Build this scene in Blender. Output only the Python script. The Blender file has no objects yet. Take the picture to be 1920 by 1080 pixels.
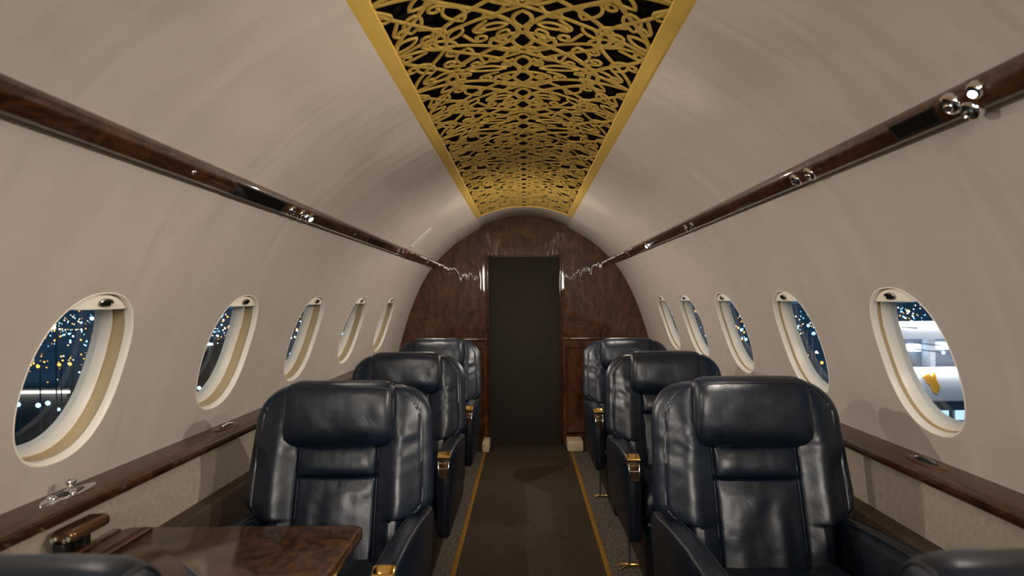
import bpy, bmesh, math, random
from mathutils import Vector, noise as mnoise
random.seed(7)
C = bpy.context.scene.collection
PI = math.pi
EYE = 1.199
F = 1200.0
VX, VY = 984.0, 562.0
YB = 5.27            # bulkhead
Y0 = -2.2            # rear end of the modelled cabin

# ------------------------------------------------------------------ helpers
class MB:
    def __init__(s): s.v = []; s.f = []; s.m = []
    def add(s, vs, fs, mi=0):
        o = len(s.v); s.v += [tuple(v) for v in vs]
        for f in fs: s.f.append(tuple(i + o for i in f)); s.m.append(mi)
    def loft(s, rings, closed=True, cap0=False, cap1=False, mi=0):
        n = len(rings[0]); vs = [p for r in rings for p in r]; fs = []
        for i in range(len(rings) - 1):
            for j in range(n if closed else n - 1):
                k = (j + 1) % n
                fs.append((i*n + j, i*n + k, (i+1)*n + k, (i+1)*n + j))
        if cap0: fs.append(tuple(reversed(range(n))))
        if cap1: fs.append(tuple((len(rings)-1)*n + j for j in range(n)))
        s.add(vs, fs, mi)
    def tube(s, path, r, seg=8, closed=False, caps=True, mi=0):
        P = [Vector(p) for p in path]; n = len(P); rings = []
        up = None
        for i in range(n):
            a = P[(i-1) % n] if (closed or i > 0) else P[i]
            b = P[(i+1) % n] if (closed or i < n-1) else P[i]
            t = (b - a)
            if t.length < 1e-9: t = Vector((0,0,1))
            t.normalize()
            if up is None:
                up = Vector((0,0,1)) if abs(t.z) < .9 else Vector((1,0,0))
            u = (up - t*up.dot(t))
            if u.length < 1e-6: u = t.orthogonal()
            u.normalize(); w = t.cross(u); up = u
            rr = r[i] if isinstance(r, (list, tuple)) else r
            rings.append([P[i] + (u*math.cos(q) + w*math.sin(q))*rr for q in [2*PI*k/seg for k in range(seg)]])
        if closed: rings.append(rings[0])
        s.loft(rings, True, caps and not closed, caps and not closed, mi)
    def rbox(s, c, size, r=.01, seg=3, mi=0, rot=None):
        bm = bmesh.new(); bmesh.ops.create_cube(bm, size=1)
        for v in bm.verts: v.co = Vector((v.co.x*size[0], v.co.y*size[1], v.co.z*size[2]))
        if r > 0:
            bmesh.ops.bevel(bm, geom=bm.edges[:], offset=min(r, min(size)*.49), segments=seg, profile=.5, affect='EDGES')
        bm.verts.index_update()
        vs = []
        for v in bm.verts:
            p = v.co.copy()
            if rot is not None: p = rot @ p
            vs.append(p + Vector(c))
        s.add(vs, [tuple(v.index for v in f.verts) for f in bm.faces], mi); bm.free()
    def lathe(s, prof, origin, axis, seg=24, mi=0, caps=True):
        ax = Vector(axis).normalized(); u = ax.orthogonal().normalized(); w = ax.cross(u)
        rings = []
        for r, h in prof:
            rings.append([Vector(origin) + ax*h + (u*math.cos(2*PI*k/seg) + w*math.sin(2*PI*k/seg))*max(r, 1e-5) for k in range(seg)])
        s.loft(rings, True, caps, caps, mi)
    def build(s, name, mat, parent=None, smooth=True, angle=40, weld=0, loc=None):
        me = bpy.data.meshes.new(name); me.from_pydata(s.v, [], s.f)
        for m_ in (mat if isinstance(mat, (list, tuple)) else [mat]): me.materials.append(m_)
        me.polygons.foreach_set('material_index', s.m)
        bm = bmesh.new(); bm.from_mesh(me)
        if weld: bmesh.ops.remove_doubles(bm, verts=bm.verts[:], dist=weld)
        bmesh.ops.recalc_face_normals(bm, faces=bm.faces[:])
        bm.to_mesh(me); bm.free()
        if smooth:
            me.polygons.foreach_set('use_smooth', [True]*len(me.polygons))
            if angle: me.set_sharp_from_angle(angle=math.radians(angle))
        me.update()
        o = bpy.data.objects.new(name, me); C.objects.link(o)
        if parent: o.parent = parent
        if loc: o.location = loc
        return o

def empty(name, loc=(0,0,0), rz=0):
    o = bpy.data.objects.new(name, None); o.empty_display_size = .05
    C.objects.link(o); o.location = loc; o.rotation_euler = (0,0,rz); return o
def tag(o, label=None, cat=None, group=None, kind=None):
    if label: o['label'] = label
    if cat: o['category'] = cat
    if group: o['group'] = group
    if kind: o['kind'] = kind
    return o
def struct(o): o['kind'] = 'structure'; return o
KIDS = {}
def copy_tree(o, parent=None):
    c = o.copy(); C.objects.link(c)
    if parent: c.parent = parent
    for ch in [x for x in bpy.data.objects if x.parent == o]: copy_tree(ch, c)
    return c
def sm(a, b, x):
    t = max(0., min(1., (x-a)/(b-a))); return t*t*(3-2*t)
def at(px, py, Y): return Vector(((px-VX)*Y/F, Y, EYE-(py-VY)*Y/F))
def N3(x, y, z=0): return mnoise.noise(Vector((x, y, z)))

# ------------------------------------------------------------------ materials
def newmat(name):
    m = bpy.data.materials.new(name); m.use_nodes = True
    nt = m.node_tree; return m, nt, nt.nodes['Principled BSDF']
def coords(nt, scale=(1,1,1), kind='Object'):
    tc = nt.nodes.new('ShaderNodeTexCoord'); mp = nt.nodes.new('ShaderNodeMapping')
    mp.inputs['Scale'].default_value = scale
    nt.links.new(tc.outputs[kind], mp.inputs['Vector']); return mp.outputs['Vector']
def tex_noise(nt, vec, scale, detail=4, rough=.55, dist=0):
    n = nt.nodes.new('ShaderNodeTexNoise'); n.inputs['Scale'].default_value = scale
    n.inputs['Detail'].default_value = detail; n.inputs['Roughness'].default_value = rough
    n.inputs['Distortion'].default_value = dist
    nt.links.new(vec, n.inputs['Vector']); return n.outputs['Fac']
def ramp(nt, fac, stops):
    r = nt.nodes.new('ShaderNodeValToRGB'); e = r.color_ramp.elements
    while len(e) < len(stops): e.new(.5)
    for k, (p, c) in enumerate(stops): e[k].position = p; e[k].color = (*c, 1)
    nt.links.new(fac, r.inputs['Fac']); return r.outputs['Color']
def bump(nt, b, fac, strength, dist=.01, chain=None):
    n = nt.nodes.new('ShaderNodeBump'); n.inputs['Strength'].default_value = strength
    n.inputs['Distance'].default_value = dist
    nt.links.new(fac, n.inputs['Height'])
    if chain: nt.links.new(chain, n.inputs['Normal'])
    nt.links.new(n.outputs['Normal'], b.inputs['Normal']); return n.outputs['Normal']
def simple(name, col, rough=.5, metal=0, spec=.5, coat=0):
    m, nt, b = newmat(name)
    b.inputs['Base Color'].default_value = (*col, 1); b.inputs['Roughness'].default_value = rough
    b.inputs['Metallic'].default_value = metal; b.inputs['Specular IOR Level'].default_value = spec
    if coat: b.inputs['Specular IOR Level'].default_value = spec if wav == 0 else .15; b.inputs['Coat Weight'].default_value = coat; b.inputs['Coat Roughness'].default_value = .04
    return m
def emis(name, col, s):
    m, nt, b = newmat(name); b.inputs['Base Color'].default_value = (0,0,0,1)
    b.inputs['Emission Color'].default_value = (*col, 1); b.inputs['Emission Strength'].default_value = s
    return m
M = {}
def wall_mat():
    m, nt, b = newmat('cream headliner'); v = coords(nt)
    c = ramp(nt, tex_noise(nt, v, 5, 6, .6), [(.3, (.49,.44,.395)), (.7, (.545,.49,.44))])
    nt.links.new(c, b.inputs['Base Color']); b.inputs['Roughness'].default_value = .75
    b.inputs['Specular IOR Level'].default_value = .25
    v2 = coords(nt, (1.2, 5.5, 1.2))
    n1 = bump(nt, b, tex_noise(nt, v2, 1.5, 2, .4, .3), .13, .06)
    bump(nt, b, tex_noise(nt, coords(nt), 420, 2), .06, .002, n1)
    return m
M['wall'] = wall_mat()
def dado_mat():
    m, nt, b = newmat('taupe side panel fabric'); v = coords(nt)
    c = ramp(nt, tex_noise(nt, v, 60, 5, .7), [(.3, (.30,.258,.21)), (.7, (.40,.345,.285))])
    nt.links.new(c, b.inputs['Base Color']); b.inputs['Roughness'].default_value = .9
    b.inputs['Specular IOR Level'].default_value = .2
    bump(nt, b, tex_noise(nt, v, 160, 3), .25, .003); return m
M['dado'] = dado_mat()
def wood(name, cols, scale=(3, 3, 3), rough=.2, wav=.0, wsc=(1,1,1), coat=1., spec=.5, cior=1.5):
    m, nt, b = newmat(name); v = coords(nt, scale)
    f1 = tex_noise(nt, v, 3.2, 8, .68, 1.6)
    c = ramp(nt, f1, cols)
    nt.links.new(c, b.inputs['Base Color']); b.inputs['Roughness'].default_value = rough
    b.inputs['Specular IOR Level'].default_value = spec if wav == 0 else .15; b.inputs['Coat Weight'].default_value = coat; b.inputs['Coat Roughness'].default_value = .03; b.inputs['Coat IOR'].default_value = cior
    if wav:
        f2 = tex_noise(nt, coords(nt, wsc), 1.0, 2, .5)
        n = nt.nodes.new('ShaderNodeBump'); n.inputs['Strength'].default_value = wav; n.inputs['Distance'].default_value = .02
        nt.links.new(f2, n.inputs['Height']); nt.links.new(n.outputs['Normal'], b.inputs['Coat Normal'])
        nt.links.new(n.outputs['Normal'], b.inputs['Normal'])
    return m
WC = [(.30, (.006,.0025,.0012)), (.46, (.030,.011,.0045)), (.58, (.070,.026,.0095)), (.72, (.022,.008,.0035))]
M['rail'] = wood('walnut burl rail', WC, (5, 2.2, 5), .3, spec=.12)
M['ledge'] = wood('walnut ledge veneer', [(.3, (.035,.014,.007)), (.5, (.075,.034,.018)), (.7, (.105,.05,.027))], (9, 1.2, 9), .4, coat=.35, spec=.2)
M['bulk'] = wood('bulkhead burl veneer', [(.28, (.016,.0055,.002)), (.45, (.060,.021,.007)), (.6, (.115,.043,.014)), (.75, (.05,.018,.006))], (3.2, 3, 1.6), .4, .14, (14, 3, 2.2), .75, cior=1.6)
M['table'] = wood('table burl veneer', [(.30, (.010,.005,.003)), (.46, (.036,.017,.009)), (.58, (.085,.038,.017)), (.72, (.03,.014,.008))], (9, 7, 7), .13, coat=0)
M['gold'] = simple('polished gold', (.80,.53,.17), .14, 1)
def lattice_mat():
    m, nt, b = newmat('antique gold lattice'); v = coords(nt)
    c = ramp(nt, tex_noise(nt, v, 45, 4), [(.3, (.58,.385,.080)), (.7, (.76,.53,.135))])
    nt.links.new(c, b.inputs['Base Color']); b.inputs['Metallic'].default_value = .6
    b.inputs['Roughness'].default_value = .52
    bump(nt, b, tex_noise(nt, v, 90, 3), .08, .003); return m
M['lattice'] = lattice_mat()
def frame_mat():
    m, nt, b = newmat('brushed gold frame'); v = coords(nt)
    b.inputs['Base Color'].default_value = (.86,.58,.13,1); b.inputs['Metallic'].default_value = .35; b.inputs['Roughness'].default_value = .36
    bump(nt, b, tex_noise(nt, v, 7, 3), .35, .02); return m
M['goldframe'] = frame_mat()
M['kick'] = simple('dull brown lower panel', (.065,.046,.033), .6, 0, .2)
M['void'] = simple('black ceiling void', (.006,.005,.004), .9, 0, .1)
M['chrome'] = simple('chrome', (.78,.77,.75), .1, 1)
M['bronze'] = simple('bronze brown metal', (.20,.11,.055), .25, .8)
M['steel'] = simple('satin steel', (.42,.40,.38), .35, 1)
M['black'] = simple('black plastic', (.008,.008,.009), .35)
M['darkglass'] = simple('smoked display glass', (.006,.005,.005), .08)
M['cream'] = simple('cream window plastic', (.94,.89,.79), .35)
M['tan'] = simple('tan shade track', (.55,.44,.25), .45)
M['plate'] = simple('white light plate', (.8,.77,.72), .2)
M['block'] = simple('cream vinyl', (.62,.50,.32), .6)
M['amberlens'] = simple('frosted lens', (.5,.47,.42), .15)
def leather(name, base):
    m, nt, b = newmat(name); v = coords(nt)
    c = ramp(nt, tex_noise(nt, v, 9, 4), [(.3, tuple(x*.75 for x in base)), (.7, tuple(x*1.25 for x in base))])
    nt.links.new(c, b.inputs['Base Color'])
    r = ramp(nt, tex_noise(nt, v, 14, 4), [(.3, (.29,)*3), (.7, (.42,)*3)])
    nt.links.new(r, b.inputs['Roughness']); b.inputs['Specular IOR Level'].default_value = .6
    n1 = bump(nt, b, tex_noise(nt, v, 22, 4, .55, .6), .14, .008)
    vo = nt.nodes.new('ShaderNodeTexVoronoi'); vo.inputs['Scale'].default_value = 520
    nt.links.new(v, vo.inputs['Vector'])
    bump(nt, b, vo.outputs['Distance'], .10, .001, n1)
    return m
M['leather'] = leather('navy leather', (.0044,.0100,.0205))
M['leather_shade'] = leather('shaded navy leather shell', (.0030,.0070,.0145))  # darkened copy for armrests and leg rest, shade low on the seats painted in
M['thread'] = simple('navy piping', (.010,.014,.021), .45)
def carpet(name, c1, c2, sc):
    m, nt, b = newmat(name); v = coords(nt)
    c = ramp(nt, tex_noise(nt, v, sc, 6, .75), [(.3, c1), (.7, c2)])
    nt.links.new(c, b.inputs['Base Color']); b.inputs['Roughness'].default_value = .95
    b.inputs['Specular IOR Level'].default_value = .1
    bump(nt, b, tex_noise(nt, v, 300, 3), .5, .004); return m
M['carpet'] = carpet('brown cut pile carpet', (.030,.0215,.0155), (.105,.079,.060), 120)
def border_mat():
    m, nt, b = newmat('patterned border carpet'); v = coords(nt)
    br = nt.nodes.new('ShaderNodeTexVoronoi'); br.inputs['Scale'].default_value = 85; br.distance = 'CHEBYCHEV'
    nt.links.new(v, br.inputs['Vector'])
    c = ramp(nt, br.outputs['Distance'], [(.15, (.15,.120,.09)), (.4, (.085,.069,.055)), (.6, (.035,.034,.036))])
    nt.links.new(c, b.inputs['Base Color']); b.inputs['Roughness'].default_value = .95
    bump(nt, b, br.outputs['Distance'], .5, .004); return m
M['border'] = border_mat()
M['goldline'] = carpet('gold woven line', (.20,.10,.015), (.36,.20,.035), 90)
def door_mat():
    m, nt, b = newmat('dark brown woven door panel'); v = coords(nt)
    c = ramp(nt, tex_noise(nt, v, 130, 5, .7), [(.3, (.012,.008,.005)), (.7, (.040,.029,.02))])
    nt.links.new(c, b.inputs['Base Color']); b.inputs['Roughness'].default_value = .8
    bump(nt, b, tex_noise(nt, v, 220, 3), .4, .003); return m
M['door'] = door_mat()
def glass_mat():
    m, nt, b = newmat('window acrylic'); nt.nodes.remove(b)
    out = nt.nodes['Material Output']; t = nt.nodes.new('ShaderNodeBsdfTransparent')
    g = nt.nodes.new('ShaderNodeBsdfGlossy'); g.inputs['Roughness'].default_value = .02
    mx = nt.nodes.new('ShaderNodeMixShader'); lw = nt.nodes.new('ShaderNodeLayerWeight'); lw.inputs['Blend'].default_value = .5
    pw = nt.nodes.new('ShaderNodeMath'); pw.operation = 'POWER'; pw.inputs[1].default_value = 5
    fr = nt.nodes.new('ShaderNodeMath'); fr.operation = 'MULTIPLY_ADD'; fr.inputs[1].default_value = .7; fr.inputs[2].default_value = .035
    nt.links.new(lw.outputs['Facing'], pw.inputs[0]); nt.links.new(pw.outputs[0], fr.inputs[0])
    t.inputs['Color'].default_value = (.93,.95,.96,1)
    nt.links.new(fr.outputs[0], mx.inputs[0]); nt.links.new(t.outputs[0], mx.inputs[1]); nt.links.new(g.outputs[0], mx.inputs[2])
    nt.links.new(mx.outputs[0], out.inputs['Surface']); return m
M['glass'] = glass_mat()

# ------------------------------------------------------------------ cabin section
PTS = [(0,.681),(.10,.676),(.20,.656),(.30,.622),(.366,.590),(.46,.535),(.56,.470),(.65,.392),(.73,.311),(.80,.215),(.862,.105),(.918,-.022),(.962,-.14),(.996,-.25),(1.022,-.34),(1.045,-.43),(1.055,-.50)]
def catmull(P, n=24):
    out = []
    for i in range(len(P)-1):
        p0 = P[i-1] if i else (-P[1][0], P[1][1]); p1 = P[i]; p2 = P[i+1]
        p3 = P[i+2] if i+2 < len(P) else (2*p2[0]-p1[0], 2*p2[1]-p1[1])
        for k in range(n):
            t = k/n
            out.append(tuple(.5*((2*p1[a]) + (-p0[a]+p2[a])*t + (2*p0[a]-5*p1[a]+4*p2[a]-p3[a])*t*t + (-p0[a]+3*p1[a]-3*p2[a]+p3[a])*t**3) for a in (0,1)))
    out.append(P[-1]); return out
SEC = catmull(PTS)
ARC = [0]
for i in range(1, len(SEC)): ARC.append(ARC[-1] + math.dist(SEC[i], SEC[i-1]))
def sec(s):
    s = max(0, min(ARC[-1]-1e-6, s))
    lo, hi = 0, len(ARC)-1
    while hi-lo > 1:
        m = (lo+hi)//2
        if ARC[m] <= s: lo = m
        else: hi = m
    t = (s-ARC[lo])/(ARC[hi]-ARC[lo])
    return (SEC[lo][0]+(SEC[hi][0]-SEC[lo][0])*t, SEC[lo][1]+(SEC[hi][1]-SEC[lo][1])*t)
def sfind(fn):
    best = min(range(len(SEC)), key=lambda i: abs(fn(SEC[i]))); return ARC[best]
def secn(s):        # inward normal (x,z) and tangent (downward)
    a = sec(max(0, s-.012)); b = sec(s+.012)
    tx, tz = b[0]-a[0], b[1]-a[1]; L = math.hypot(tx, tz); tx /= L; tz /= L
    return (-(-tz), -tx) if False else (tz, -tx), (tx, tz)
def P(side, y, s, d=0.):   # d > 0 outward
    x, z = sec(s); (nx, nz), _ = secn(s)
    # inward normal: for right side points to -x / -z
    return Vector((side*(x - nx*d), y, EYE + z - nz*d))
S_EDGE = sfind(lambda p: p[0]-.350)       # edge of ceiling panel
S_SILL = sfind(lambda p: p[1]+.415)
S_END = S_SILL + .02

# windows: (yc, half width)
WIN = {-1: [(1.385,.152),(2.085,.158),(2.803,.165),(3.576,.178),(4.38,.182)],
        1: [(1.590,.150),(2.250,.158),(2.957,.172),(3.660,.185),(4.300,.180)]}
S_T = sfind(lambda p: p[1]-.018); S_B = sfind(lambda p: p[1]+.342)
SC = (S_T+S_B)/2; HB = (S_B-S_T)/2
PW = 2.35
def oval(a, b, th):
    c, s_ = math.cos(th), math.sin(th)
    r = (abs(c/a)**PW + abs(s_/b)**PW)**(-1/PW)
    return r*c, r*s_

def build_wall(side):
    mb = MB()
    s_top, s_bot = S_EDGE, S_END
    blk0, blk1 = SC-HB-.03, SC+HB+.028
    nS = 18
    sgrid = [s_top+(blk0-s_top)*k/26 for k in range(26)] + [blk0+(blk1-blk0)*k/nS for k in range(nS)] + [blk1+(s_bot-blk1)*k/4 for k in range(5)]
    i0, i1 = 26, 26+nS
    yl = []; blocks = []
    edges = [Y0]
    prev = Y0
    for yc, a in WIN[side]:
        y0, y1 = yc-a-.035, yc+a+.035
        n = max(2, int((y0-prev)/.06)); yl += [prev+(y0-prev)*k/n for k in range(n)]
        j0 = len(yl); nY = 14
        yl += [y0+(y1-y0)*k/nY for k in range(nY)]
        blocks.append((j0, j0+nY, yc, a)); prev = y1
    n = 8; yl += [prev+(YB-prev)*k/n for k in range(n+1)]
    inblk = lambda j, i: any(b[0] <= j < b[1] for b in blocks) and i0 <= i < i1
    idx = {}
    vs = []
    for j, y in enumerate(yl):
        for i, s in enumerate(sgrid):
            idx[j, i] = len(vs); vs.append(P(side, y, s))
    fs = []
    for j in range(len(yl)-1):
        for i in range(len(sgrid)-1):
            if not inblk(j, i): fs.append((idx[j,i], idx[j+1,i], idx[j+1,i+1], idx[j,i+1]))
    for (j0, j1, yc, a) in blocks:
        per = [(j, i0) for j in range(j0, j1)] + [(j1, i) for i in range(i0, i1)] + [(j, i1) for j in range(j1, j0, -1)] + [(j0, i) for i in range(i1, i0, -1)]
        ring = [idx[p] for p in per]
        R = 4
        prevr = ring
        for k in range(1, R+1):
            t = k/R; new = []
            for (j, i) in per:
                dy, ds = yl[j]-yc, sgrid[i]-SC
                th = math.atan2(ds/HB, dy/a); ey, es = oval(a, HB, math.atan2(ds, dy))
                new.append(len(vs)); vs.append(P(side, yc+dy+(ey-dy)*t, SC+ds+(es-ds)*t))
            n = len(per)
            for q in range(n): fs.append((prevr[q], prevr[(q+1) % n], new[(q+1) % n], new[q]))
            prevr = new
    mb.add(vs, fs)
    # lip: panel edge thickness along the ceiling strip and at the bulkhead end
    mb.loft([[P(side, y, s_top) for y in (Y0, YB)], [P(side, y, s_top, .035) for y in (Y0, YB)]], closed=False)
    o = mb.build('wall_left' if side < 0 else 'wall_right', M['wall'], angle=50, weld=1e-5)
    return struct(o)
build_wall(-1); build_wall(1)

def ring_of(side, yc, a, dl, d, n=72):
    return [P(side, yc+oval(a-dl, HB-dl, 2*PI*k/n)[0], SC+oval(a-dl, HB-dl, 2*PI*k/n)[1], d) for k in range(n)]
wn = 0
for side in (-1, 1):
    for wi, (yc, a) in enumerate(WIN[side]):
        wn += 1
        w = empty('window_%d' % wn, P(side, yc, SC)); struct(w)
        inv = -Vector(w.location)
        e0, e1, e2 = (.016,.047,.066) if side < 0 else (.016,.026,.046)
        def part(mb, name, mat, par=w):
            mb.v = [tuple(Vector(v)+inv) for v in mb.v]
            return mb.build(name, mat, par, angle=35)
        mb = MB(); mb.loft([ring_of(side, yc, a, *q) for q in [(-.005,.002),(-.003,-.0006),(-.001,-.0008),(.001,.001),(.0025,.005),(.0035,.012),(.004,e0)]])
        part(mb, 'window_frame', M['cream'])
        mb = MB(); mb.loft([ring_of(side, yc, a, *q) for q in [(.0038,e0-.001),(.0025,e0+.001),(.001,e0+.003),(.001,e1),(.006,e1+.0015)]])
        part(mb, 'window_reveal', M['tan'])
        mb = MB(); mb.loft([ring_of(side, yc, a, *q) for q in [(.003,e1+.004),(.004,e1),(.006,e1-.002),(.009,e1-.001),(.012,e1+.006),(.0145,e2),(.018,e2+.015),(.004,e2+.017)]])
        part(mb, 'window_inner_ring', M['cream'])
        mb = MB(); r = ring_of(side, yc, a, .0135, e2+.002)
        mb.add(r, [tuple(range(len(r)))]); part(mb, 'window_pane', M['glass'])
        # shade stowed at the top of the opening
        n = 30; cut = -.80
        def seg(dl, d):
            b = HB-dl; th0 = None
            pts = []
            ths = [PI + PI*k/200 for k in range(201)]
            pl = [oval(a-dl, b, t) for t in ths]
            pl = [p for p in pl if p[1] <= cut*HB]
            x0, x1 = pl[0][0], pl[-1][0]
            sel = [pl[int(k*(len(pl)-1)/(n-1))] for k in range(n)]
            bot = [(x1+(x0-x1)*k/7, cut*HB) for k in range(1, 7)]
            return [P(side, yc+u, SC+v, d) for u, v in sel+bot]
        mb = MB(); mb.loft([seg(.006,.009), seg(.0075,.0065), seg(.011,.0055)], cap1=False)
        mb.loft([seg(.011,.0055), seg(.006,.009), seg(.006,e2)], cap0=True, cap1=True)
        part(mb, 'window_shade', M['cream'])
        kc = P(side, yc+.01, SC-HB*.885, .005); (nx, nz), (tx, tz) = secn(SC-HB*.885)
        nrm = Vector((side*nx, 0, nz)); tg = Vector((side*tx, 0, tz))
        mb = MB()
        def ell(ra, rb, h): return [kc + Vector((0,1,0))*ra*math.cos(2*PI*k/20) + tg*rb*math.sin(2*PI*k/20) + nrm*h for k in range(20)]
        mb.loft([ell(.024,.010,-.002), ell(.024,.010,.003), ell(.020,.008,.005), ell(.017,.006,.002)], cap1=True)
        kb = part(mb, 'shade_handle', M['steel'])
        mb = MB()
        for dx in (-.010, 0, .010): mb.tube([kc+Vector((0,dx,0))+tg*.005+nrm*.004, kc+Vector((0,dx,0))-tg*.005+nrm*.004], .002, 6)
        part(mb, 'handle_grip', M['black'], kb)

# ------------------------------------------------------------------ ceiling centre
S_LIP = S_EDGE
YG = 4.715
def strip(mb, y0, y1, d, smax, n=24):
    r0, r1 = [], []
    for k in range(-n, n+1):
        sd = 1 if k >= 0 else -1
        r0.append(P(sd, y0, abs(k)/n*smax, d)); r1.append(P(sd, y1, abs(k)/n*smax, d))
    mb.loft([r0, r1], closed=False)
mb = MB(); strip(mb, Y0, YG+.02, .11, S_EDGE+.03)
for sd in (-1, 1): mb.loft([[P(sd, y, S_EDGE+.01, .11) for y in (Y0, YG+.02)], [P(sd, y, S_EDGE+.006, .03) for y in (Y0, YG+.02)]], closed=False)
struct(mb.build('ceiling', M['void'], angle=30))
mb = MB(); strip(mb, YG+.004, YB+.01, .012, S_EDGE+.02)
mb.loft([[P(1 if k >= 0 else -1, YG+.004, abs(k)/12*(S_EDGE+.004), d) for k in range(-12, 13)] for d in (.012,.11)], closed=False)
struct(mb.build('ceiling_strip', M['wall'], angle=30))

def flat(u, y, d=0.):     # (u along the arc, + to the right) -> ceiling surface
    return P(1 if u >= 0 else -1, y, abs(u), d)
grille = tag(empty('ceiling_grille', (0, 1.2, EYE+.68)), 'gold openwork scroll grille running along the middle of the cream ceiling', 'ceiling grille')
ginv = -Vector(grille.location)
def ribbon(mb, pts, w=.0065, t=.007, closed=False, d0=.006):
    w *= .88
    n = len(pts); rings = []
    for i in range(n):
        a = pts[(i-1) % n] if (closed or i) else pts[i]
        b = pts[(i+1) % n] if (closed or i < n-1) else pts[i]
        tx, ty = b[0]-a[0], b[1]-a[1]; L = math.hypot(tx, ty) or 1
        nx, ny = -ty/L, tx/L
        x, y = pts[i]
        sec_ = [(-1, t), (-1, .25*t), (-.6, 0), (.6, 0), (1, .25*t), (1, t)]
        rings.append([flat(max(-.365, min(.365, x+nx*w*q)), y+ny*w*q, d0+h) + ginv for q, h in sec_])
    if closed: rings.append(rings[0])
    mb.loft(rings, True, not closed, not closed)
def arc(cx, cy, r, a0, a1, n=20, k=1.):
    return [(cx+r*math.cos(a0+(a1-a0)*i/n), cy+k*r*math.sin(a0+(a1-a0)*i/n)) for i in range(n+1)]
def bez(p0, p1, p2, p3, n=16):
    return [tuple((1-t)**3*p0[a]+3*(1-t)**2*t*p1[a]+3*(1-t)*t*t*p2[a]+t**3*p3[a] for a in (0,1)) for t in [i/n for i in range(n+1)]]
def curl(x, y, ang, r, turns, stem, hand):
    pts = []
    n = int(18*turns)
    # stem then spiral inwards
    dx, dy = math.cos(ang), math.sin(ang)
    sx, sy = x-dx*stem, y-dy*stem
    for i in range(6): pts.append((sx+dx*stem*i/6, sy+dy*stem*i/6))
    cx, cy = x-dy*hand*r, y+dx*hand*r
    a0 = math.atan2(y-cy, x-cx)
    for i in range(n+1):
        t = i/n; rr = r*(1-.62*t)
        pts.append((cx+rr*math.cos(a0+hand*2*PI*turns*t), cy+rr*math.sin(a0+hand*2*PI*turns*t)))
    return pts
W = .335; L = .74
L = .56
def tile_curves():
    c = []
    def sym(p, closed=False, w=.0062): c.append((p, closed, w)); c.append(([(-x, y) for x, y in p], closed, w))
    def one(p, closed=False, w=.0062): c.append((p, closed, w))
    def wave(x0, A, ph, w):
        sym([(min(W, x0+A*math.cos(2*PI*(k/40)+ph)), L*k/40) for k in range(41)], w=w)
    wave(.118, .108, 0, .0078); wave(.118, .108, PI, .0066)
    wave(.262, .066, PI, .0070); wave(.262, .066, 0, .0058)
    # pointed arches springing from the edge bands
    sym(bez((W, 0), (.22, .02), (.09, .07), (0, L*.25)), w=.0068)
    sym(bez((W, L), (.22, L-.02), (.09, L-.07), (0, L*.75)), w=.0068)
    sym(bez((W, L*.5), (.24, L*.5-.02), (.12, L*.5-.06), (0, L*.25)), w=.0060)
    sym(bez((W, L*.5), (.24, L*.5+.02), (.12, L*.5+.06), (0, L*.75)), w=.0060)
    def leaf(x, y, an, l, wd, w=.0050, s_=True):
        ca, sa = math.cos(an), math.sin(an)
        def R(u, v): return (x+u*ca-v*sa, y+u*sa+v*ca)
        p = bez(R(-l/2, 0), R(-l/5, wd*1.4), R(l/4, wd), R(l/2, 0), 10)+bez(R(l/2, 0), R(l/4, -wd), R(-l/5, -wd*1.4), R(-l/2, 0), 10)[1:-1]
        (sym if s_ else one)(p, True, w)
    # palmettes on the centre line
    for y0 in (0.0, L*.5):
        leaf(0, y0+.06, PI/2, .11, .030, .0060, False)
        leaf(0, y0+.215, PI/2, .09, .026, .0060, False)
        sym(bez((0, y0+.015), (.10, y0+.02), (.12, y0+.11), (.03, y0+.135), 18), w=.0062)
        sym(curl(.030, y0+.135, 2.9, .018, .85, .012, 1), w=.0054)
        sym(curl(.060, y0+.19, 1.2, .020, .95, .05, -1), w=.0052)
        sym(curl(.065, y0+.065, 2.2, .015, .9, .03, 1), w=.0050)
    # leaves and scrolls in the side cells
    for (x, y, an, l, wd) in [(.215,.05,.6,.10,.026),(.16,.145,1.9,.10,.026),(.26,.145,1.3,.085,.024),(.30,.235,.5,.085,.022),(.215,.30,-.5,.10,.026),(.16,.41,1.3,.10,.026),(.27,.42,1.9,.085,.024),(.225,.515,.2,.10,.024)]:
        leaf(x, y, an, l, wd)
    for (x, y, an, l, wd) in [(.075,.250,.3,.08,.018),(.105,.532,-.2,.11,.020),(.17,.255,1.0,.07,.018),(.05,.30,1.2,.06,.016)]:
        leaf(x, y, an, l, wd, .0045)
    for (x, y, an, r, tu, st, h) in [(.165,.54,2.8,.018,1.0,.05,-1),(.055,.50,.8,.017,1.0,.04,1),(.118,.03,.4,.022,1.05,.05,1),(.30,.06,2.2,.020,1.0,.05,-1),(.19,.09,-.6,.019,1.0,.05,1),(.31,.16,1.2,.019,1.05,.05,1),(.20,.21,2.6,.022,1.05,.06,-1),(.12,.25,.9,.018,.95,.05,1),
        (.255,.255,-1.2,.020,1.0,.05,-1),(.13,.32,2.0,.022,1.05,.05,1),(.30,.33,.3,.019,1.0,.05,-1),(.205,.365,1.1,.020,1.0,.05,1),(.315,.41,2.7,.018,1.0,.04,1),(.21,.455,-.4,.020,1.05,.05,-1),(.11,.48,1.8,.022,1.0,.05,-1),(.29,.50,.9,.020,1.05,.05,1)]:
        sym(curl(x, y, an, r, tu, st, h), w=.0050)
    return c
TC = tile_curves()
y = YG; first = True
nt_ = 0
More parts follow.
